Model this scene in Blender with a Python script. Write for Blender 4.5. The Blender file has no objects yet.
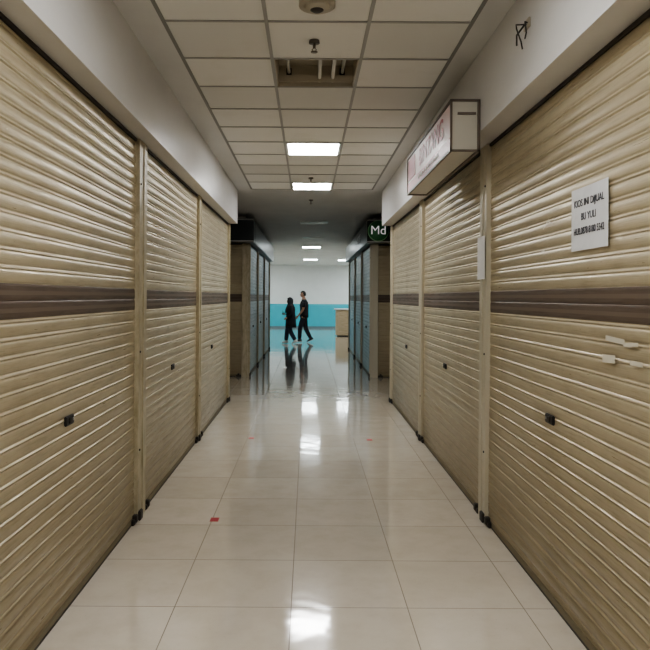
import bpy, bmesh, math, random
from mathutils import Vector, Matrix
random.seed(7)
S = bpy.context.scene
COL = S.collection
CAMH = 1.6
CEIL = 3.23
WL, WR = 1.235, 1.30        # shutter planes
BL, BR = 1.09, 1.13         # bulkhead faces
BH = 2.72                   # bulkhead underside
B2L, B2R = 1.20, 1.28

# ---------------------------------------------------------------- materials
def nmat(name, base=(.5,.5,.5), rough=.5, metal=0., spec=.5, coat=0., emis=None, es=0.):
    m = bpy.data.materials.new(name); m.use_nodes = True
    b = m.node_tree.nodes['Principled BSDF']
    b.inputs['Base Color'].default_value = (*base, 1)
    b.inputs['Roughness'].default_value = rough
    b.inputs['Metallic'].default_value = metal
    b.inputs['Specular IOR Level'].default_value = spec
    b.inputs['Coat Weight'].default_value = coat
    if emis:
        b.inputs['Emission Color'].default_value = (*emis, 1)
        b.inputs['Emission Strength'].default_value = es
    return m

class NT:
    def __init__(s, m):
        s.t = m.node_tree; s.n = s.t.nodes; s.l = s.t.links; s.b = s.n['Principled BSDF']
    def new(s, typ, **kw):
        n = s.n.new(typ)
        for k, v in kw.items(): setattr(n, k, v)
        return n
    def pos(s):
        return s.new('ShaderNodeNewGeometry').outputs['Position']
    def mapping(s, vec, scale=(1,1,1), loc=(0,0,0)):
        mp = s.new('ShaderNodeMapping'); mp.inputs['Scale'].default_value = scale
        mp.inputs['Location'].default_value = loc
        s.l.new(vec, mp.inputs['Vector']); return mp.outputs[0]
    def noise(s, vec, scale=5, detail=3, rough=.5):
        n = s.new('ShaderNodeTexNoise'); n.inputs['Scale'].default_value = scale
        n.inputs['Detail'].default_value = detail; n.inputs['Roughness'].default_value = rough
        s.l.new(vec, n.inputs['Vector']); return n.outputs['Fac']
    def ramp(s, fac, stops):
        r = s.new('ShaderNodeValToRGB'); e = r.color_ramp.elements
        while len(e) < len(stops): e.new(.5)
        for i, (p, c) in enumerate(stops):
            e[i].position = p; e[i].color = (*c, 1) if len(c) == 3 else c
        s.l.new(fac, r.inputs[0]); return r.outputs[0]
    def mix(s, fac, a, b, mode='MIX'):
        m = s.new('ShaderNodeMix', data_type='RGBA', blend_type=mode)
        for i, v in ((0, fac), (6, a), (7, b)):
            if isinstance(v, (int, float)): m.inputs[i].default_value = v
            elif isinstance(v, tuple): m.inputs[i].default_value = (*v, 1)
            else: s.l.new(v, m.inputs[i])
        return m.outputs[2]
    def math(s, op, a, b=0., c=None):
        m = s.new('ShaderNodeMath', operation=op)
        for i, v in enumerate((a, b) if c is None else (a, b, c)):
            if isinstance(v, (int, float)): m.inputs[i].default_value = v
            else: s.l.new(v, m.inputs[i])
        return m.outputs[0]
    def bump(s, h, strength=.2, dist=.01):
        b = s.new('ShaderNodeBump'); b.inputs['Strength'].default_value = strength
        b.inputs['Distance'].default_value = dist
        s.l.new(h, b.inputs['Height']); s.l.new(b.outputs[0], s.b.inputs['Normal'])
    def col(s, c): s.l.new(c, s.b.inputs['Base Color'])
    def rough(s, c): s.l.new(c, s.b.inputs['Roughness'])

def g3(v): return (v, v, v)

def shutter_mat(name, c1, c2, c3, rough=.32, metal=.35):
    m = nmat(name, c1, rough, metal, .5); t = NT(m); p = t.pos()
    big = t.noise(t.mapping(p, (1.0, 1.0, .7)), 1.6, 4, .6)
    c = t.ramp(big, [(.3, c2), (.5, c1), (.8, c1)])
    # lengthwise grime streaks (stretched horizontally along the slats)
    st = t.noise(t.mapping(p, (1.5, 1.5, 26)), 3, 4, .6)
    c = t.mix(t.ramp(st, [(.50, g3(0)), (.75, g3(.34))]), c, c3)
    # dirt rising from the floor
    sep = t.new('ShaderNodeSeparateXYZ'); t.l.new(p, sep.inputs[0])
    low = t.ramp(sep.outputs[2], [(0, g3(.8)), (.35, g3(.5)), (1, g3(0.08))])
    c = t.mix(t.math('MULTIPLY', low, t.ramp(big, [(.2, g3(.4)), (.7, g3(1))])), c, c3)
    sp = t.noise(p, 60, 3, .7)
    c = t.mix(t.ramp(sp, [(.68, g3(0)), (.76, g3(.5))]), c, tuple(x*.6 for x in c3))
    t.col(c)
    t.rough(t.ramp(st, [(.2, g3(rough-.08)), (.8, g3(rough+.14))]))
    t.bump(t.noise(t.mapping(p, (1.8, 1.8, 3)), 3, 2), .2, .003)
    return m
M_SH = shutter_mat('shutter_cream_steel', (.545,.475,.335), (.455,.385,.26), (.215,.165,.092))
M_SH2 = shutter_mat('shutter_cream_teal_reflection', (.34,.39,.42), (.25,.30,.33), (.11,.13,.14), .3)  # same beige shutters; the teal reflection is painted into the colour
M_ST = shutter_mat('shutter_brown_slat', (.125,.090,.068), (.10,.072,.054), (.05,.035,.025), .42, .1)
M_ST2 = nmat('shutter_brown_midline', (.165,.125,.095), .42, .1)  # paler brown line along the middle of each brown slat
M_BAR = nmat('shutter_bottom_bar_dirty', (.20,.165,.10), .5, .2)
M_POST = nmat('guide_post_paint', (.60,.54,.40), .4, .1)
t = NT(M_POST); p = t.pos()
t.col(t.ramp(t.noise(t.mapping(p, (4,4,1.5)), 4, 5, .7), [(.3,(.36,.31,.20)),(.6,(.54,.48,.35)),(.8,(.60,.54,.41))]))
M_POSTW = nmat('guide_post_pale', (.58,.54,.43), .4, .1)
M_BLACK = nmat('black_plastic', (.018,.018,.02), .4)
M_STEEL = nmat('steel_key', (.55,.55,.55), .3, .9)
M_DARK = nmat('dark_rail', (.045,.04,.035), .5, .3)

def plaster(name, c, rough=.6, var=.12):
    m = nmat(name, c, rough, 0, .4); t = NT(m); p = t.pos()
    n = t.noise(t.mapping(p, (1, .6, 1)), 2.2, 5, .6)
    t.col(t.ramp(n, [(.25, tuple(x*(1-var) for x in c)), (.7, c)]))
    t.bump(t.noise(p, 35, 3), .08, .003)
    return m
M_WALL = plaster('bulkhead_plaster_white', (.66,.65,.64), .32)
M_GYP = plaster('gypsum_ceiling', (.66,.66,.65), .6)
M_INNER = plaster('inner_wall_plaster', (.5,.48,.44))
M_FARW = plaster('far_wall_white', (.84,.87,.88), .5, .05)
M_TEAL = plaster('far_wall_turquoise', (.08,.52,.64), .45, .08)
M_SKIRT = nmat('far_skirting', (.16,.24,.27), .4)

M_TILE = nmat('ceiling_tile_mineral', (.8,.79,.76), .8, 0, .2)
t = NT(M_TILE); p = t.pos()
sep = t.new('ShaderNodeSeparateXYZ'); t.l.new(p, sep.inputs[0])
cx = t.math('FLOOR', t.math('DIVIDE', t.math('ADD', sep.outputs[0], .867), .61))
cy = t.math('FLOOR', t.math('DIVIDE', t.math('ADD', sep.outputs[1], -3.85+60), .6))
cmb = t.new('ShaderNodeCombineXYZ'); t.l.new(cx, cmb.inputs[0]); t.l.new(cy, cmb.inputs[1])
wn = t.new('ShaderNodeTexWhiteNoise'); t.l.new(cmb.outputs[0], wn.inputs[0])
c = t.ramp(wn.outputs['Value'], [(0,(.64,.64,.62)),(.6,(.73,.73,.71)),(1,(.82,.82,.80))])
c = t.mix(t.ramp(t.noise(p, 2.5, 5, .6), [(.55,g3(0)),(.8,g3(.3))]), c, (.56,.54,.47))
t.col(c); t.bump(t.noise(p, 140, 2), .15, .002)
M_TBAR = nmat('tbar_grey', (.36,.36,.35), .5, .1)
M_TBARW = nmat('tbar_edge_shadowed', (.24,.24,.23), .5, .1)  # edge bars: their shadow line is painted in as darker grey

def emit(name, c, s): return nmat(name, (.9,.9,.9), .5, emis=c, es=s)
M_LIT = emit('lit_diffuser', (1,1,.99), 38)
M_LITB = emit('lit_diffuser_entrance', (1,1,.985), 34)
M_LITF = emit('lit_diffuser_hall', (.88,.97,1), 34)
M_UNLIT = nmat('unlit_diffuser', (.62,.62,.58), .4)

# floor
M_FLOOR = nmat('floor_polished_tile', (.62,.57,.49), .09, 0, .7, .8)
t = NT(M_FLOOR); t.b.inputs['Coat Roughness'].default_value = .06; t.b.inputs['Coat IOR'].default_value = 1.55
p = t.pos(); sep = t.new('ShaderNodeSeparateXYZ'); t.l.new(p, sep.inputs[0])
def grid(o, off):
    f = t.math('FRACT', t.math('DIVIDE', t.math('ADD', o, off), .6))
    d = t.math('MINIMUM', f, t.math('SUBTRACT', 1., f))
    return f, t.math('LESS_THAN', d, .0042)
fx, gx = grid(sep.outputs[0], .077+60); fy, gy = grid(sep.outputs[1], -3.35+60)
gr = t.math('MAXIMUM', gx, gy)
cx = t.math('FLOOR', t.math('DIVIDE', t.math('ADD', sep.outputs[0], .077+60), .6))
cy = t.math('FLOOR', t.math('DIVIDE', t.math('ADD', sep.outputs[1], -3.35+60), .6))
cmb = t.new('ShaderNodeCombineXYZ'); t.l.new(cx, cmb.inputs[0]); t.l.new(cy, cmb.inputs[1])
wn = t.new('ShaderNodeTexWhiteNoise'); t.l.new(cmb.outputs[0], wn.inputs[0])
c = t.ramp(wn.outputs['Value'], [(0,(.675,.615,.525)),(1,(.74,.68,.59))])
vein = t.noise(p, 5, 6, .65)
c = t.mix(t.ramp(vein, [(.42,g3(0)),(.7,g3(.45))]), c, (.58,.515,.415))
spk = t.noise(p, 90, 2, .6)
c = t.mix(t.ramp(spk, [(.68,g3(0)),(.75,g3(.35))]), c, (.3,.25,.18))
c = t.mix(gr, c, (.24,.20,.155))
t.col(c)
t.rough(t.math('ADD', t.ramp(t.noise(p, 1.7, 4), [(.3,g3(.07)),(.75,g3(.15))]), t.math('MULTIPLY', gr, .4)))
# each tile is laid with a tiny tilt -> height is linear inside the tile
vs = t.new('ShaderNodeSeparateColor'); t.l.new(wn.outputs['Color'], vs.inputs[0])
h = t.math('ADD', t.math('MULTIPLY', fx, t.math('SUBTRACT', vs.outputs[0], .5)), t.math('MULTIPLY', fy, t.math('SUBTRACT', vs.outputs[1], .5)))
h = t.math('ADD', h, t.math('MULTIPLY', t.noise(p, 3.5, 2), .9))
h = t.math('SUBTRACT', h, t.math('MULTIPLY', gr, .25))
t.bump(h, .6, .004)
for l in list(t.l):
    if l.to_socket.name == 'Normal' and l.to_node == t.b: src = l.from_socket
t.l.new(src, t.b.inputs['Coat Normal'])

# ---------------------------------------------------------------- builder
class MB:
    def __init__(s): s.v = []; s.f = []; s.m = []; s.ms = []; s.sm = []
    def mi(s, m):
        if m not in s.ms: s.ms.append(m)
        return s.ms.index(m)
    def raw(s, vs, fs, m, smooth=False, M=None):
        o = len(s.v)
        for v in vs: s.v.append(tuple(M @ Vector(v)) if M else tuple(v))
        for i, f in enumerate(fs):
            s.f.append([o+k for k in f])
            s.m.append(s.mi(m(i) if callable(m) else m)); s.sm.append(smooth)
        return s
    def box(s, x0, x1, y0, y1, z0, z1, m, M=None, bev=0):
        if bev:
            bm = bmesh.new(); bmesh.ops.create_cube(bm, size=1)
            for v in bm.verts:
                v.co = Vector(((x0+x1)/2+v.co.x*(x1-x0), (y0+y1)/2+v.co.y*(y1-y0), (z0+z1)/2+v.co.z*(z1-z0)))
            bmesh.ops.bevel(bm, geom=bm.edges[:], offset=bev, segments=2, affect='EDGES')
            s.bm(bm, m, M=M); return s
        vs = [(x, y, z) for x in (x0, x1) for y in (y0, y1) for z in (z0, z1)]
        fs = [(0,1,3,2),(4,6,7,5),(0,4,5,1),(2,3,7,6),(0,2,6,4),(1,5,7,3)]
        return s.raw(vs, fs, m, M=M)
    def bm(s, bm, m, smooth=False, M=None):
        bm.verts.index_update()
        s.raw([v.co.copy() for v in bm.verts], [[v.index for v in f.verts] for f in bm.faces], m, smooth, M)
        bm.free(); return s
    def cyl(s, c, r1, r2, h, m, axis='Z', seg=24, smooth=True):
        bm = bmesh.new(); bmesh.ops.create_cone(bm, cap_ends=True, segments=seg, radius1=r1, radius2=r2, depth=h)
        R = {'Z': Matrix.Identity(4), 'X': Matrix.Rotation(math.pi/2, 4, 'Y'), 'Y': Matrix.Rotation(math.pi/2, 4, 'X')}[axis]
        return s.bm(bm, m, smooth, Matrix.Translation(c) @ R)
    def sph(s, c, sc, m, sub=2, M=None, fn=None, keep=None):
        bm = bmesh.new(); bmesh.ops.create_icosphere(bm, subdivisions=sub, radius=1)
        if keep:
            bmesh.ops.delete(bm, geom=[f for f in bm.faces if not keep(f.calc_center_median())], context='FACES')
        for v in bm.verts:
            if fn: v.co = fn(v.co.copy())
            v.co = Vector((v.co.x*sc[0], v.co.y*sc[1], v.co.z*sc[2]))+Vector(c)
        return s.bm(bm, m, True, M)
    def tube(s, pts, r, m, seg=6):
        for a, b in zip(pts[:-1], pts[1:]):
            a = Vector(a); b = Vector(b); d = b-a
            bm = bmesh.new(); bmesh.ops.create_cone(bm, cap_ends=True, segments=seg, radius1=r, radius2=r, depth=d.length*1.05)
            s.bm(bm, m, True, Matrix.Translation((a+b)/2) @ d.to_track_quat('Z', 'Y').to_matrix().to_4x4())
        return s
    def loft(s, rings, m, seg=24, caps=True, M=None):
        vs = []; fs = []
        for (cx, cy, cz, rx, ry) in rings:
            for k in range(seg):
                a = 2*math.pi*k/seg; vs.append((cx+rx*math.cos(a), cy+ry*math.sin(a), cz))
        for i in range(len(rings)-1):
            for k in range(seg):
                k2 = (k+1) % seg
                fs.append((i*seg+k, i*seg+k2, (i+1)*seg+k2, (i+1)*seg+k))
        if caps:
            fs.append(tuple(range(seg-1, -1, -1))); fs.append(tuple((len(rings)-1)*seg+k for k in range(seg)))
        return s.raw(vs, fs, m, True, M)
    def build(s, name, parent=None):
        me = bpy.data.meshes.new(name); me.from_pydata(s.v, [], s.f)
        for m in s.ms: me.materials.append(m)
        me.polygons.foreach_set('material_index', s.m)
        me.polygons.foreach_set('use_smooth', s.sm)
        bm = bmesh.new(); bm.from_mesh(me); bmesh.ops.recalc_face_normals(bm, faces=bm.faces); bm.to_mesh(me); bm.free()
        me.update()
        o = bpy.data.objects.new(name, me); COL.objects.link(o)
        if parent: o.parent = parent
        return o

def text(name, body, size, M, mat, parent=None, align='CENTER', sx=1., extr=.0006, bold=0.):
    cu = bpy.data.curves.new(name, 'FONT'); cu.body = body; cu.size = size
    cu.align_x = align; cu.align_y = 'CENTER'; cu.extrude = extr; cu.offset = size*bold
    o = bpy.data.objects.new(name, cu); COL.objects.link(o)
    dg = bpy.context.evaluated_depsgraph_get()
    me = bpy.data.meshes.new_from_object(o.evaluated_get(dg))
    bpy.data.objects.remove(o)
    me.materials.clear(); me.materials.append(mat)
    o = bpy.data.objects.new(name, me); COL.objects.link(o)
    o.matrix_world = M @ Matrix.Diagonal((sx, 1, 1, 1))
    if parent:
        o.parent = parent
    return o
def basis(loc, X, Y, Z):
    m = Matrix.Identity(4)
    for i, a in enumerate((X, Y, Z)):
        for j in range(3): m[j][i] = a[j]
    m.translation = Vector(loc); return m

# ---------------------------------------------------------------- shutters
# slat: long shallow convex web, crisp groove and a small rolled bead
PROF = [(0,0),(.04,.0008),(.10,.0034),(.20,.0050),(.32,.0060),(.44,.0062),(.55,.0057),(.65,.0044),(.72,.0022),(.76,.0015),(.80,.0038),(.85,.0066),(.90,.0056),(.95,.0015)]
PROFB = [(0,.002),(.05,.0045),(.15,.0058),(.35,.0062),(.6,.0062),(.85,.0058),(.95,.0045)]
PITCH = .075
def shutter(name, P, u0, u1, top, mat=M_SH, lock=True, seed=0, lockpos=.5):
    rnd = random.Random(seed)
    b = MB(); L = u1-u0; nc = max(6, int(L/.12))
    n = int(math.ceil((top-.0)/PITCH))
    zs = []; mm = []
    for k in range(n):
        off = rnd.uniform(-.0007, .0007)
        z0 = .0+k*PITCH
        brown = (abs(z0-1.5) < .01 or abs(z0-1.575) < .01)
        for i, (tt, d) in enumerate(PROFB if brown else PROF):
            zs.append((z0+tt*PITCH, d+off, k)); mm.append((M_ST2 if (i in (3,)) else M_ST) if brown else mat)
    keep = [i for i, q in enumerate(zs) if .03 < q[0] < top]
    zs = [zs[i] for i in keep]; mm = [mm[i] for i in keep]
    ph = [rnd.uniform(0, 6.28) for _ in range(4)]
    vs = []; fs = []; fm = []
    for (z, d, k) in zs:
        for j in range(nc+1):
            u = u0+L*j/nc
            w = .003*math.sin(u*2.1+ph[0]+z*1.3)+.0014*math.sin(u*4.3+ph[1]-z*2.1)
            zz = z + .0008*math.sin(u*1.2+ph[2]+k*.15)
            vs.append(P(u, d+w, zz))
    for i in range(len(zs)-1):
        for j in range(nc):
            a = i*(nc+1)+j
            fs.append((a, a+1, a+nc+2, a+nc+1)); fm.append(mm[i])
    b.raw(vs, fs, lambda i: fm[i])
    def pb(ua, ub, da, db, za, zb, m, bev=0):
        a = P(ua, da, za); c = P(ub, db, zb)
        x = sorted((a[0], c[0])); y = sorted((a[1], c[1])); z = sorted((a[2], c[2]))
        b.box(*x, *y, *z, m, bev=bev)
    pb(u0, u1, -.004, .016, .008, .04, M_BAR, .003)       # bottom rail
    pb(u0, u1, -.01, .018, 0, .010, M_DARK)
    pb(u0, u1, -.004, .016, top-.02, top, M_DARK)         # head rail
    if lock:
        u = u0+L*lockpos if lockpos < 1 else lockpos
        pb(u-.055, u+.055, .005, .019, .935, .985, M_BLACK, .004)
        pb(u-.020, u+.020, .017, .024, .945, .975, M_DARK, .002)
        pb(u+.028, u+.036, .017, .025, .955, .967, M_STEEL, .001)
    # sliding bolts near the floor
    for u in (u0+.06, u1-.06):
        pb(u-.05, u+.05, .012, .04, .0, .04, M_DARK, .006)
        pb(u-.02, u+.02, .016, .05, .015, .065, M_DARK, .005)
    return b.build(name)

PL = lambda u, d, z: (-WL+d, u, z)
PR = lambda u, d, z: (WR-d, u, z)
TOPL, TOPR = 2.718, 2.698
yl = [(-3.9, -.1), (0.02, 4.62), (4.84, 7.17), (7.33, 9.9)]
yr = [(-3.9, -.1), (0.02, 4.62), (4.80, 7.25), (7.42, 9.9)]
lkL = [.5, 3.34, 5.9, 8.3]; lkR = [.5, 3.45, 6.1, 8.5]
for i, (a, b_) in enumerate(yl): shutter('roller_shutter', PL, a, b_, TOPL, seed=i+1, lockpos=lkL[i])
for i, (a, b_) in enumerate(yr): shutter('roller_shutter', PR, a, b_, TOPR, seed=i+11, lockpos=lkR[i])

TN = [0]
def tname():  # numbered names for the shutter guide posts
    TN[0] += 1; return 'shutter_guide_post_%d' % TN[0]
def post(sgn, W, y0, y1, top, mat):
    b = MB(); x0, x1 = sorted((sgn*(W+.06), sgn*(W-.035)))
    b.box(x0, x1, y0, y1, 0, top, mat, bev=.004)
    e = sgn*(W-.035); x0, x1 = sorted((e, e-sgn*.008))
    ym = (y0+y1)/2
    b.box(x0, x1, ym-.012, ym+.012, .05, top-.02, mat, bev=.002)
    x0, x1 = sorted((e+sgn*.0, e-sgn*.02))
    b.box(x0, x1, y0-.0, y0+.07, 0, .07, M_DARK, bev=.006)
    for z in (.5, 1.2, 2.4):
        b.cyl((e, y0+.03, z), .008, .008, .012, M_DARK, 'X', 10)
    return b.build(tname())
for y0, y1 in ((-.1,.02),(4.62,4.84),(7.17,7.33)): post(-1, WL, y0, y1, 2.718, M_POST)
for y0, y1 in ((-.1,.02),(4.62,4.80),(7.25,7.42)): post(1, WR, y0, y1, 2.698, M_POSTW)
post(-1, WL, 9.9, 9.99, 2.718, M_POST); post(1, WR, 9.9, 9.99, 2.698, M_POSTW)

# ---------------------------------------------------------------- shell
MB().box(-9, 9, -4, 34, -.1, 0, M_FLOOR).build('floor')
MB().box(-WL-.16, -WL-.06, -4, 10, 0, CEIL, M_INNER).build('wall_left')
MB().box(-9, -WL-.16, 9.9, 10, 0, CEIL, M_INNER).build('wall_aisle_left')
MB().box(WR+.06, WR+.16, -4, 10, 0, CEIL, M_INNER).build('wall_right')
MB().box(WR+.16, 9, 9.9, 10, 0, CEIL, M_INNER).build('wall_aisle_right')
MB().box(-WL-.06, -BL, -4, 10, BH, CEIL, M_WALL).build('wall_bulkhead_left')
MB().box(BR, WR+.06, -4, 10, BH-.02, CEIL, M_WALL).build('wall_bulkhead_right')
MB().box(-3, 3, -4.1, -4, 0, CEIL, M_INNER).build('wall_light_bounce')  # added behind the camera to bounce light; the real corridor continues
MB().box(-9.1, -9, 9.9, 34, 0, CEIL, M_INNER).build('wall_side_left')
MB().box(9, 9.1, 9.9, 34, 0, CEIL, M_INNER).build('wall_side_right')
FW = 33.4
b = MB().box(-9, 9, FW, FW+.1, 1.24, CEIL, M_FARW).box(-9, 9, FW-.01, FW+.1, .1, 1.24, M_TEAL)
b.build('wall_far')
MB().box(-9, 9, FW-.03, FW-.01, 0, .1, M_SKIRT).build('baseboard_far')

# ceiling: mineral tile grid + gypsum margins
GX0, NX, TW, TY0 = -.867, 3, .61, 3.85
rows = range(-14, 10)     # y = TY0+.6*k
b = MB()
vents = {(1, 1)}
lights = {(1, 5), (1, 9), (1, -3), (1, -7), (1, -11)}
for k in rows:
    for i in range(NX):
        if (i, k) in vents or (i, k) in lights: continue
        x0 = GX0+i*TW; y0 = TY0+.6*k
        y1 = y0+.6
        b.box(x0, x0+TW, max(y0,-4), y1, CEIL+.004, CEIL+.02, M_TILE)
yend = TY0+.6*10
for i in range(NX+1):
    x = GX0+i*TW; e = i in (0, NX)
    b.box(x-.011, x+.011, -4, yend, CEIL-.003, CEIL+.004, M_TBARW if e else M_TBAR)
for k in list(rows)+[10]:
    y = TY0+.6*k
    if y > -4: b.box(GX0, GX0+NX*TW, y-.009, y+.009, CEIL-.0025, CEIL+.0035, M_TBAR)
GX1 = GX0+NX*TW
b.box(-WL-.16, GX0-.011, -4, 10, CEIL, CEIL+.05, M_GYP)
b.box(GX1+.011, WR+.16, -4, 10, CEIL, CEIL+.05, M_GYP)
b.box(GX0-.011, GX1+.011, yend, 10, CEIL, CEIL+.05, M_GYP)
b.box(-9, 9, 10, 34, CEIL, CEIL+.05, M_GYP)
b.build('ceiling')
MB().box(-9, 9, -4, 34, CEIL+.35, CEIL+.4, M_GYP).build('ceiling_slab')

def panel(x, y, w, d, mat, z=CEIL, name='ceiling_light_panel'):
    b = MB()
    b.box(x-w/2+.015, x+w/2-.015, y-d/2+.015, y+d/2-.015, z-.006, z-.001, mat)
    for a in ((x-w/2, x-w/2+.018, y-d/2, y+d/2), (x+w/2-.018, x+w/2, y-d/2, y+d/2), (x-w/2, x+w/2, y-d/2, y-d/2+.018), (x-w/2, x+w/2, y+d/2-.018, y+d/2)):
        b.box(*a, z-.010, z-.0001, M_UNLIT)
    return b.build(name)
for (i, k) in sorted(lights):
    panel(GX0+(i+.5)*TW, TY0+.6*k+.3, TW-.03, .575, M_LIT if k > 0 else M_LITB)
# open recessed fixture (diffuser missing)
x0, x1 = GX0+TW, GX0+2*TW; y0, y1 = TY0+.6, TY0+1.2
M_CAN = nmat('fixture_can', (.46,.42,.34), .5, .1)
b = MB()
b.box(x0+.012, x1-.012, y0+.012, y1-.012, CEIL+.16, CEIL+.17, M_CAN)
b.box(x0+.012, x0+.02, y0+.012, y1-.012, CEIL+.002, CEIL+.16, M_CAN)
b.box(x1-.02, x1-.012, y0+.012, y1-.012, CEIL+.002, CEIL+.16, M_CAN)
b.box(x0+.012, x1-.012, y0+.012, y0+.02, CEIL+.002, CEIL+.16, M_CAN)
b.box(x0+.012, x1-.012, y1-.02, y1-.012, CEIL+.002, CEIL+.16, M_CAN)
xm = (x0+x1)/2
for xx in (xm+.03, xm+.13):
    b.box(xx-.012, xx+.012, y0+.02, y1-.02, CEIL+.03, CEIL+.09, M_UNLIT, bev=.004)
for xx in (x0+.1, x1-.1):
    b.cyl((xx, (y0+y1)/2, CEIL+.10), .013, .013, .54, M_UNLIT, 'Y', 12)
    b.box(xx-.02, xx+.02, y1-.05, y1-.02, CEIL+.07, CEIL+.13, M_BLACK)
b.box(x0+.012, x1-.012, y1-.10, y1-.09, CEIL+.01, CEIL+.06, M_CAN)
b.build('recessed_light_fixture')
# crossing / far ceiling fixtures
panel(.12, 14.3, .6, .6, M_UNLIT); panel(.12, 18.0, .6, .5, M_UNLIT)
for x, y in ((.1,21.2),(.1,28.2),(1.8,28.6),(-3.2,24.5),(3.4,24.5),(-3,31),(3,31.2),(-6.2,28),(6.2,28)):  # the side panels are added out of view to brighten the far wall
    panel(x, y, .62 if abs(x) < 1 else 1.0, .6, M_LITF)

# sprinklers and smoke detector
M_CHR = nmat('sprinkler_metal', (.16,.14,.12), .35, .5)
def sprinkler(x, y, top=CEIL+.004):
    b = MB(); z = CEIL-.006
    b.cyl((x, y, (top+z-.008)/2), .035, .032, top-z+.008, M_CHR)
    b.cyl((x, y, z-.022), .009, .009, .034, M_CHR)
    b.tube([(x-.004, y, z-.038), (x-.014, y, z-.05), (x-.004, y, z-.062)], .0025, M_CHR)
    b.tube([(x+.004, y, z-.038), (x+.014, y, z-.05), (x+.004, y, z-.062)], .0025, M_CHR)
    b.cyl((x, y, z-.064), .022, .022, .003, M_CHR)
    b.build('fire_sprinkler')
sprinkler(.03, 4.14); sprinkler(.03, 8.9); sprinkler(.04, 10.9, CEIL)
b = MB(); z = CEIL-.005
b.cyl((.04, 3.58, z-.009), .10, .10, .030, M_CAN); b.cyl((.04, 3.58, z-.034), .055, .075, .022, M_CAN)
b.cyl((.04, 3.58, z-.048), .025, .04, .01, M_DARK)
b.build('smoke_detector')

# ---------------------------------------------------------------- second block of shops
for sgn, W, nm in ((-1, B2L, 'left'), (1, B2R, 'right')):
    b = MB()
    xs = sorted((sgn*(W+.06), sgn*9))
    b.box(*xs, 13.06, 19.9, 0, CEIL, M_INNER)
    b.build('wall_kiosk_'+nm)
    P = (lambda u, d, z, s=sgn, w=W: (s*(w-d), u, z))
    for j, (a, c) in enumerate(((13.1,15.2),(15.35,17.4),(17.55,19.8))):
        shutter('roller_shutter', P, a, c, 2.66, M_SH2, seed=30+j+(sgn > 0)*5)
    for a, c in ((13.0,13.1),(15.2,15.35),(17.4,17.55),(19.8,19.92)):
        post(sgn, W, a, c, 2.66, M_POST if sgn < 0 else M_POSTW)
    F = (lambda u, d, z: (u, 13.03-d, z))
    a, c = sorted((sgn*(W+.12), sgn*(W+2.3)))
    shutter('roller_shutter', F, a, c, 2.66, M_SH, seed=40+sgn)
    b = MB(); xs = sorted((sgn*(W+.0), sgn*(W+.12))); b.box(*xs, 12.96, 13.0, 0, 2.66, M_POST if sgn < 0 else M_POSTW, bev=.004); b.build(tname())

M_SIGN = nmat('sign_black_green', (.012,.026,.018), .3)
M_SIGN2 = nmat('sign_dark_blue', (.02,.025,.03), .3)
M_GREEN = nmat('logo_green', (.03,.16,.06), .4)
M_RING = nmat('logo_ring', (.25,.5,.28), .4)
M_WHT = nmat('lettering_white', (.85,.85,.85), .5)
M_WHTL = nmat('lettering_white_glow', (.85,.85,.85), .5, emis=(1,1,1), es=.3)  # slight glow added so the letters show in a dark spot
M_GOLD = nmat('lettering_ochre', (.55,.40,.12), .5)
def fascia(sgn, W, name, m):
    e = bpy.data.objects.new(name, None); COL.objects.link(e)
    b = MB()
    xs = sorted((sgn*(W-.14), sgn*(W+.058))); b.box(*xs, 13.0, 19.9, 2.67, 3.10, m, bev=.01)
    xs = sorted((sgn*(W-.14), sgn*(W+1.4))); b.box(*xs, 12.62, 13.0, 2.66, 3.12, m, bev=.012)
    for z in (2.68, 3.10):
        b.box(*xs, 12.61, 12.62, z-.012, z+.012, M_TBAR)
    b.build('box_body', e)
    return e
e = fascia(1, B2R, 'shop_sign_box', M_SIGN)
b = MB(); b.cyl((B2R+.075, 12.605, 2.89), .205, .205, .012, M_RING, 'Y', 40); b.cyl((B2R+.075, 12.60, 2.89), .19, .19, .014, M_GREEN, 'Y', 40); b.build('logo_disc', e)
text('lettering', 'Md', .24, basis((B2R+.075, 12.585, 2.895), (1,0,0), (0,0,1), (0,-1,0)), M_WHTL, e)
text('side_lettering', 'MODE', .25, basis((B2R-.152, 14.6, 2.88), (0,-1,0), (0,0,1), (-1,0,0)), M_WHT, e, sx=1.3)
e = fascia(-1, B2L, 'shop_sign_box', M_SIGN2)
text('lettering', 'BUTIK', .2, basis((-B2L-.75, 12.60, 2.89), (1,0,0), (0,0,1), (0,-1,0)), M_GOLD, e)

# far counter
M_WOOD = nmat('counter_wood', (.62,.50,.34), .4)
t = NT(M_WOOD); t.col(t.ramp(t.noise(t.mapping(t.pos(), (1,1,12)), 4, 4), [(.3,(.48,.37,.23)),(.7,(.68,.56,.39))]))
b = MB()
b.box(1.15, 2.9, 26.5, 27.1, 0.04, 1.08, M_WOOD, bev=.01).box(1.08, 2.97, 26.42, 27.18, 1.08, 1.13, M_FARW, bev=.01)
b.box(1.2, 2.85, 26.52, 27.05, 0, .05, M_DARK)
for x in (1.7, 2.3): b.box(x-.006, x+.006, 26.49, 26.505, .08, 1.04, M_DARK)
b.build('reception_counter')

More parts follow.
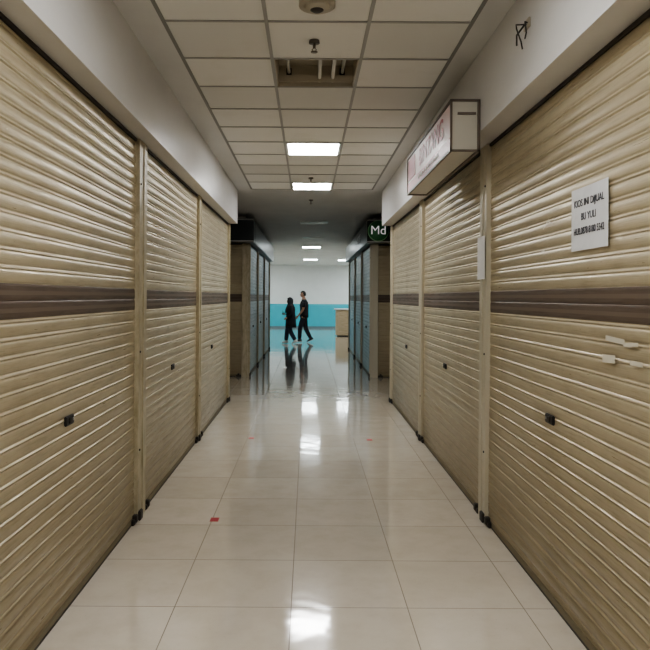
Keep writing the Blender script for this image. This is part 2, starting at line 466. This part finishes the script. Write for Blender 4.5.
# ---------------------------------------------------------------- lightbox sign on the right
e = bpy.data.objects.new('lightbox_sign', None); COL.objects.link(e)
M_LB = nmat('lightbox_face', (.62,.46,.46), .4)
M_LBE = nmat('lightbox_endcap', (.56,.54,.48), .4)
M_LBF = nmat('lightbox_frame', (.15,.12,.10), .5)
M_RED = nmat('sign_red', (.34,.02,.04), .4)
sx0, sx1, sy0, sy1, sz0, sz1 = .93, BR, 4.28, 6.15, CAMH+.965, CAMH+1.31
b = MB()
b.box(sx0+.012, sx1-.02, sy0+.012, sy1-.012, sz0+.012, sz1-.012, M_LBE)
b.box(sx0+.008, sx0+.013, sy0+.02, sy1-.02, sz0+.02, sz1-.02, M_LB)
FT = .014
for y in (sy0, sy1-FT):
    b.box(sx0, sx0+FT, y, y+FT, sz0, sz1, M_LBF); b.box(sx1-.02, sx1-.002, y, y+FT, sz0, sz1, M_LBF)
    for z in (sz0, sz1-FT): b.box(sx0, sx1-.002, y, y+FT, z, z+FT, M_LBF)
for z in (sz0, sz1-FT):
    b.box(sx0, sx0+FT, sy0, sy1, z, z+FT, M_LBF); b.box(sx1-.02, sx1-.002, sy0, sy1, z, z+FT, M_LBF)
b.box(sx0+.004, sx0+.009, sy0+.03, sy1-.03, sz0+.02, sz0+.10, M_RED)
b.box(sx0+.004, sx0+.009, sy1-.42, sy1-.06, sz0+.12, sz1-.04, M_RED)
# sagging edge strip and bracket on the end cap
b.box(sx0+.05, sx1-.03, sy0+.002, sy0+.012, sz1-.10, sz1-.085, M_LBF)
b.build('box_body', e)
text('lettering', 'BINTANG', .20, basis((sx0+.003, (sy0+sy1)/2-.2, sz0+.21), (0,-1,0), (0,0,1), (-1,0,0)), M_RED, e, sx=1.15, bold=.015)
text('lettering_small', 'FASHION & ACCESSORIES', .055, basis((sx0+.002, (sy0+sy1)/2-.1, sz0+.06), (0,-1,0), (0,0,1), (-1,0,0)), M_WHT, e, sx=1.4)

# ---------------------------------------------------------------- notice on right shutter
M_PAPER = nmat('paper', (.70,.71,.73), .6)
t = NT(M_PAPER); t.bump(t.noise(t.pos(), 9, 2), .4, .01)
M_INK = nmat('ink', (.03,.03,.045), .6)
e = bpy.data.objects.new('for_sale_notice', None); COL.objects.link(e)
def sheet(xp, yc, zc, w, h, rot=0, curl=.004, nx=10, nz=10, seed=0):
    vs = []; fs = []
    for i in range(nx+1):
        for j in range(nz+1):
            a = (i/nx-.5)*w; c = (j/nz-.5)*h
            y = yc-(a*math.cos(rot)-c*math.sin(rot)); z = zc+a*math.sin(rot)+c*math.cos(rot)
            d = curl*(.5+.5*math.sin(i*.9+seed)*math.cos(j*.7))
            vs.append((xp-d, y, z))
    for i in range(nx):
        for j in range(nz):
            a = i*(nz+1)+j; fs.append((a, a+1, a+nz+2, a+nz+1))
    return vs, fs
rt = math.radians(0)
vs, fs = sheet(WR-.014, 2.98, 1.975, .39, .295, rt, .002)
MB().raw(vs, fs, M_PAPER, True).build('paper_sheet', e)
for i, (s_, sz) in enumerate((('KIOS INI DIJUAL', .048), ('BU YULI', .048), ('HUB.0878 8180 5542', .046))):
    z = 1.975+.074-i*.066
    text('line_%d' % (i+1), s_, sz, basis((WR-.0175, 2.98, z), (0,-math.cos(rt),math.sin(rt)), (0,math.sin(rt),math.cos(rt)), (-1,0,0)), M_INK, e, sx=.93 if i != 2 else .80)
# paper on guide post
M_PAPW = nmat('paper_bright', (.84,.85,.88), .6)
vs, fs = sheet(WR-.046, 4.715, 1.89, .20, .31, 0, .001)
MB().raw(vs, fs, M_PAPW, True).build('paper_notice')
# tape residue on shutter
M_TAPE = nmat('tape_residue_pale', (.66,.62,.52), .5)
b = MB()
for (px, py, w, h, r) in ((618,338,.17,.022,-.05),(634,343,.12,.016,.08),(612,357,.12,.035,.04),(640,362,.10,.02,0),(548,223,.10,.010,.5),(552,221,.06,.008,-.3),(545,250,.05,.01,.1),(520,268,.05,.012,0)):
    y = 650*WR/(px-308); z = CAMH-(py-297)*y/650
    vs, fs = sheet(WR-.0125, y, z, w, h, r, .0008, 4, 2)
    b.raw(vs, fs, M_TAPE)
b.build('tape_residue')

# cable stub on right bulkhead
b = MB()
by, bz = 3.36, 2.97
b.box(BR-.012, BR+.0005, by-.04, by+.04, bz+.02, bz+.07, M_CAN, bev=.003)
b.tube([(BR-.005,by,bz+.05),(BR-.03,by-.02,bz+.03),(BR-.05,by+.03,bz),(BR-.04,by+.06,bz-.04)], .005, M_DARK)
b.tube([(BR-.005,by+.01,bz+.05),(BR-.05,by+.04,bz+.06),(BR-.07,by-.03,bz+.01),(BR-.05,by-.04,bz-.06),(BR-.03,by+.0,bz-.08)], .004, M_DARK)
b.tube([(BR-.005,by-.01,bz+.05),(BR-.04,by-.07,bz+.03),(BR-.03,by-.06,bz-.02),(BR-.02,by-.01,bz-.03)], .004, M_DARK)
b.build('loose_cable')
# red floor markers
M_RT = nmat('red_tape', (.42,.03,.04), .5)
for (x, y, s_) in ((-.66, 4.66, .03), (.70, 7.3, .03), (-.63, 7.35, .03)):
    MB().box(x-s_, x+s_, y-s_*1.3, y+s_*1.3, 0, .0015, M_RT).build('floor_marker_sticker')

# ---------------------------------------------------------------- people
def skin_mesh(verts, edges, radii, sub=2):
    me = bpy.data.meshes.new('tmp'); me.from_pydata(verts, edges, [])
    o = bpy.data.objects.new('tmp', me); COL.objects.link(o)
    md = o.modifiers.new('s', 'SKIN'); md.use_smooth_shade = True
    for i, r in enumerate(radii):
        d = me.skin_vertices[0].data[i]; rr = r if isinstance(r, tuple) else (r, r)
        d.radius = rr; d.use_root = (i == 0)
    ss = o.modifiers.new('b', 'SUBSURF'); ss.levels = sub; ss.render_levels = sub
    dg = bpy.context.evaluated_depsgraph_get(); dg.update()
    em = bpy.data.meshes.new_from_object(o.evaluated_get(dg))
    vs = [v.co.copy() for v in em.vertices]; fs = [list(p.vertices) for p in em.polygons]
    bpy.data.objects.remove(o); bpy.data.meshes.remove(em)
    return vs, fs

M_SKIN = nmat('skin', (.36,.20,.13), .5)
M_HAIR = nmat('hair_black', (.012,.010,.010), .5)
M_TEE = nmat('tshirt_black', (.014,.014,.018), .85)
M_PANT = nmat('trousers_charcoal', (.018,.020,.028), .85)
M_JEAN = nmat('trousers_navy', (.022,.034,.06), .85)
M_TUN = nmat('tunic_black', (.012,.012,.016), .9)
M_HIJ = nmat('hijab_black', (.014,.014,.018), .85)
M_SHOE = nmat('shoe_dark', (.03,.03,.035), .5)
M_SOLE = nmat('sole_white', (.6,.6,.6), .5)
M_LIP = nmat('lips', (.30,.11,.09), .5)
M_EYE = nmat('eye_white', (.7,.7,.68), .3)

def head(b, c, s=1., hair=True, yaw=0, nod=0):
    M = Matrix.Translation(c) @ Matrix.Rotation(yaw, 4, 'Z') @ Matrix.Rotation(nod, 4, 'Y') @ Matrix.Scale(s, 4)
    def fn(v):
        x, y, z = v
        if z < 0: y *= 1-.32*z*z; x = x*(1-.15*z*z)+.12*(-z)*(1 if x > 0 else .2)*.6
        if x > .8 and abs(z) < .3: x -= .05
        if x > .6 and z > .1: x -= .05
        return Vector((x, y, z))
    b.sph((0,0,0), (.096,.076,.118), M_SKIN, 3, M, fn)
    # nose
    b.raw([(.088,0,.015),(.085,.012,-.03),(.085,-.012,-.03),(.118,0,-.026),(.088,0,-.042)], [(0,1,3),(0,3,2),(1,4,3),(2,3,4)], M_SKIN, True, M)
    for sy in (1, -1):
        b.sph((.082, sy*.030, .006), (.010,.013,.008), M_EYE, 2, M)
        b.sph((.090, sy*.030, .006), (.004,.006,.006), M_HAIR, 1, M)
        b.box(.084,.092, min(sy*.017,sy*.045), max(sy*.017,sy*.045), .026,.032, M_HAIR, M)
        b.sph((-.005, sy*.077, -.005), (.020,.008,.030), M_SKIN, 2, M)
    b.sph((.090,0,-.062), (.010,.022,.006), M_LIP, 2, M)
    b.sph((.088,0,-.070), (.010,.018,.005), M_LIP, 2, M)
    if hair:
        b.sph((-.004,0,.006), (.106,.086,.124), M_HAIR, 3, M, None, lambda p: (p.z > .42) or (p.x < -.05 and p.z > -.45) or (p.z > .05 and p.x < .12 and abs(p.y) > .6))

def hand(b, w, d, side, s=1., mat=M_SKIN, curl=.5):
    # w wrist, d direction to fingertips, side: unit vector across the palm (thumb side)
    w = Vector(w); d = Vector(d).normalized(); t_ = Vector(side); t_ = (t_-d*t_.dot(d)).normalized(); n = d.cross(t_)
    def q(a, c, e): return tuple(w+(d*a+t_*c+n*e)*s)
    vs, fs = skin_mesh([q(-.02,0,0), q(.03,0,0), q(.065,.014,0), q(.085,.016,0), q(.065,-.014,0), q(.083,-.018,0)], [(0,1),(1,2),(2,3),(1,4),(4,5)],
                       [.026*s,.026*s,.019*s,.014*s,.019*s,.014*s], 1)
    b.raw(vs, fs, mat, True)
    for k, (c, L) in enumerate(((.030,.070),(.010,.080),(-.010,.074),(-.029,.058))):
        a0 = .078; pts = [q(a0-.02, c, 0), q(a0, c, 0)]
        a, e, ang = a0, 0, 0
        for j in range(3):
            ang += curl*(.5+.08*k); l = L*(.45, .3, .25)[j]
            a += l*math.cos(ang); e += l*math.sin(ang); pts.append(q(a, c, e))
        vs, fs = skin_mesh(pts, [(i, i+1) for i in range(4)], [.009*s]*3+[.0082*s,.0065*s], 1)
        b.raw(vs, fs, mat, True)
    pts = [q(.015,.015,0), q(.035,.036,.006), q(.062,.052,.014), q(.085,.055,.022)]
    vs, fs = skin_mesh(pts, [(0,1),(1,2),(2,3)], [.013*s,.011*s,.010*s,.007*s], 1)
    b.raw(vs, fs, mat, True)

def shoe(b, ank, pitch, s=1., m=M_SHOE):
    M = Matrix.Translation(ank) @ Matrix.Rotation(pitch, 4, 'Y') @ Matrix.Scale(s, 4)
    rings = [(.035,0,-.085,.130,.046),(.035,0,-.070,.134,.050)]
    b.loft(rings, M_SOLE, 20, True, M)
    b.loft([(.035,0,-.070,.130,.048),(.035,0,-.05,.128,.048),(.015,0,-.025,.100,.046),(-.015,0,.0,.068,.044),(-.02,0,.03,.055,.045)], m, 20, True, M)

def person(name, J, R, mfn, loc, scale, facing, extra):
    b = MB()
    keys = list(J); idx = {k: i for i, k in enumerate(keys)}
    E = [('pelvis','spine'),('spine','chest'),('chest','uchest'),('uchest','neck'),('neck','skull'),
         ('uchest','shL'),('shL','elL'),('elL','wrL'),('uchest','shR'),('shR','elR'),('elR','wrR'),
         ('pelvis','hiL'),('hiL','knL'),('knL','anL'),('pelvis','hiR'),('hiR','knR'),('knR','anR')]
    vs, fs = skin_mesh([J[k] for k in keys], [(idx[a], idx[c]) for a, c in E], [R[k] for k in keys], 2)
    cen = []
    for f in fs:
        c = Vector((0,0,0))
        for k in f: c += vs[k]
        cen.append(c/len(f))
    b.raw(vs, fs, lambda i: mfn(cen[i]), True)
    extra(b)
    o = b.build(name)
    # seat the soles exactly on the floor
    zmin = min(v.co.z for v in o.data.vertices)
    M = Matrix.Translation((loc[0], loc[1], -zmin*scale)) @ Matrix.Rotation(facing, 4, 'Z') @ Matrix.Scale(scale, 4)
    o.data.transform(M)
    return o

# man, walking (forward = +X local)
Jm = dict(pelvis=(0,0,.96), spine=(.0,0,1.10), chest=(.01,0,1.27), uchest=(0,0,1.41), neck=(.01,0,1.51), skull=(.03,0,1.60),
    shL=(0,.185,1.42), elL=(.04,.225,1.13), wrL=(.20,.21,.93), shR=(0,-.185,1.42), elR=(-.11,-.22,1.14), wrR=(-.09,-.23,.89),
    hiL=(.01,.095,.90), knL=(.14,.10,.50), anL=(.16,.10,.10), hiR=(-.01,-.095,.90), knR=(-.05,-.10,.48), anR=(-.23,-.10,.135))
Rm = dict(pelvis=(.145,.125), spine=(.135,.115), chest=(.15,.13), uchest=(.12,.10), neck=.062, skull=.055,
    shL=.068, elL=.044, wrL=.028, shR=.068, elR=.044, wrR=.028, hiL=.11, knL=.085, anL=.068, hiR=.11, knR=.085, anR=.068)
def mm_(c):
    if abs(c.y) > .15 and c.z < 1.22 and c.z > .85 and abs(c.y) > .17: return M_SKIN
    if c.z > 1.49: return M_SKIN
    if c.z > .93: return M_TEE
    return M_PANT
def mex(b):
    head(b, (.045,0,1.665), 1.0, True, .15)
    b.loft([(0,0,.86,.150,.19),(0,0,.98,.148,.182),(0,0,1.12,.145,.175),(.005,0,1.28,.156,.19),(0,0,1.40,.13,.185),(0,0,1.46,.09,.13),(.008,0,1.495,.068,.075)], M_TEE, 28, True)
    for s_, el in ((1, Jm['elL']), (-1, Jm['elR'])):
        a = Vector((0, s_*.18, 1.42)); d = (Vector(el)-a); 
        vs, fs = skin_mesh([tuple(a), tuple(a+d*.4), tuple(a+d*.75)], [(0,1),(1,2)], [.082,.080,.080], 2)
        b.raw(vs, fs, M_TEE, True)
    hand(b, Jm['wrL'], (.6,-.05,-.75), (.5,-.4,.4)); hand(b, Jm['wrR'], (.12,0,-1), (1,.1,0))
    shoe(b, Jm['anL'], 0); shoe(b, Vector(Jm['anR'])+Vector((.01,0,0)), .42)
person('man_walking', Jm, Rm, mm_, (-.13, 22.8), 1.01, math.pi, mex)

# woman, hijab and long tunic
Jw = dict(pelvis=(0,0,.88), spine=(.0,0,1.00), chest=(.015,0,1.15), uchest=(0,0,1.27), neck=(.01,0,1.35), skull=(.03,0,1.43),
    shL=(0,.155,1.27), elL=(-.05,.20,1.02), wrL=(.13,.17,.90), shR=(0,-.155,1.27), elR=(-.02,-.20,1.01), wrR=(.19,-.14,1.00),
    hiL=(.01,.08,.82), knL=(.03,.085,.46), anL=(-.16,.085,.12), hiR=(0,-.08,.82), knR=(.13,-.085,.47), anR=(.16,-.085,.095))
Rw = dict(pelvis=(.135,.12), spine=(.115,.10), chest=(.125,.115), uchest=(.10,.09), neck=.055, skull=.05,
    shL=.062, elL=.048, wrL=.032, shR=.062, elR=.048, wrR=.032, hiL=.105, knL=.085, anL=.072, hiR=.105, knR=.085, anR=.072)
def wm(c):
    if c.z > 1.34: return M_SKIN
    if c.z > .80: return M_TUN
    return M_JEAN
def wex(b):
    head(b, (.045,0,1.455), .93, False, .1, .12)
    MH = Matrix.Translation((.035,0,1.46))
    b.sph((0,0,0), (.120,.100,.132), M_HIJ, 3, MH, None, lambda p: not (p.x > .50 and abs(p.y) < .62 and -.75 < p.z < .55))
    b.loft([(.02,0,1.44,.105,.095),(.02,0,1.37,.095,.09),(.015,0,1.32,.115,.125),(.012,0,1.25,.150,.185),(.02,0,1.17,.175,.18),(.03,0,1.06,.170,.165)], M_HIJ, 28, False)
    b.loft([(0,0,.56,.190,.21),(0,0,.72,.180,.20),(0,0,.88,.168,.185),(0,0,1.00,.150,.165),(.012,0,1.14,.150,.165),(0,0,1.25,.12,.16),(0,0,1.31,.07,.09)], M_TUN, 28, True)
    hand(b, Jw['wrL'], (.75,-.1,-.5), (.4,-.5,.6), .9); hand(b, Jw['wrR'], (.8,.45,.15), (.1,.2,1), .9)
    b.box(.27,.285,-.11,-.035, 1.00,1.13, M_BLACK, bev=.003)
    shoe(b, Vector(Jw['anL'])+Vector((.01,0,0)), .35, .88, M_SOLE); shoe(b, Jw['anR'], 0, .88, M_SOLE)
person('woman_walking', Jw, Rw, wm, (-.58, 22.15), 1.0, math.pi, wex)

# ---------------------------------------------------------------- world + camera
w = bpy.data.worlds.new('world'); S.world = w; w.use_nodes = True
w.node_tree.nodes['Background'].inputs[0].default_value = (.5,.52,.55,1)
w.node_tree.nodes['Background'].inputs[1].default_value = .3
cam = bpy.data.cameras.new('camera'); co = bpy.data.objects.new('camera', cam); COL.objects.link(co)
cam.sensor_width = 36; cam.lens = 36; cam.clip_start = .02; cam.clip_end = 100
cam.shift_x = 17/650; cam.shift_y = -28/650
co.matrix_world = Matrix.Translation((0,0,CAMH)) @ Matrix.Rotation(math.pi/2, 4, 'X') @ Matrix.Rotation(math.radians(.35), 4, 'Z')
S.camera = co
try: S.view_settings.look = 'AgX - Medium High Contrast'
except Exception as ex: print(ex)
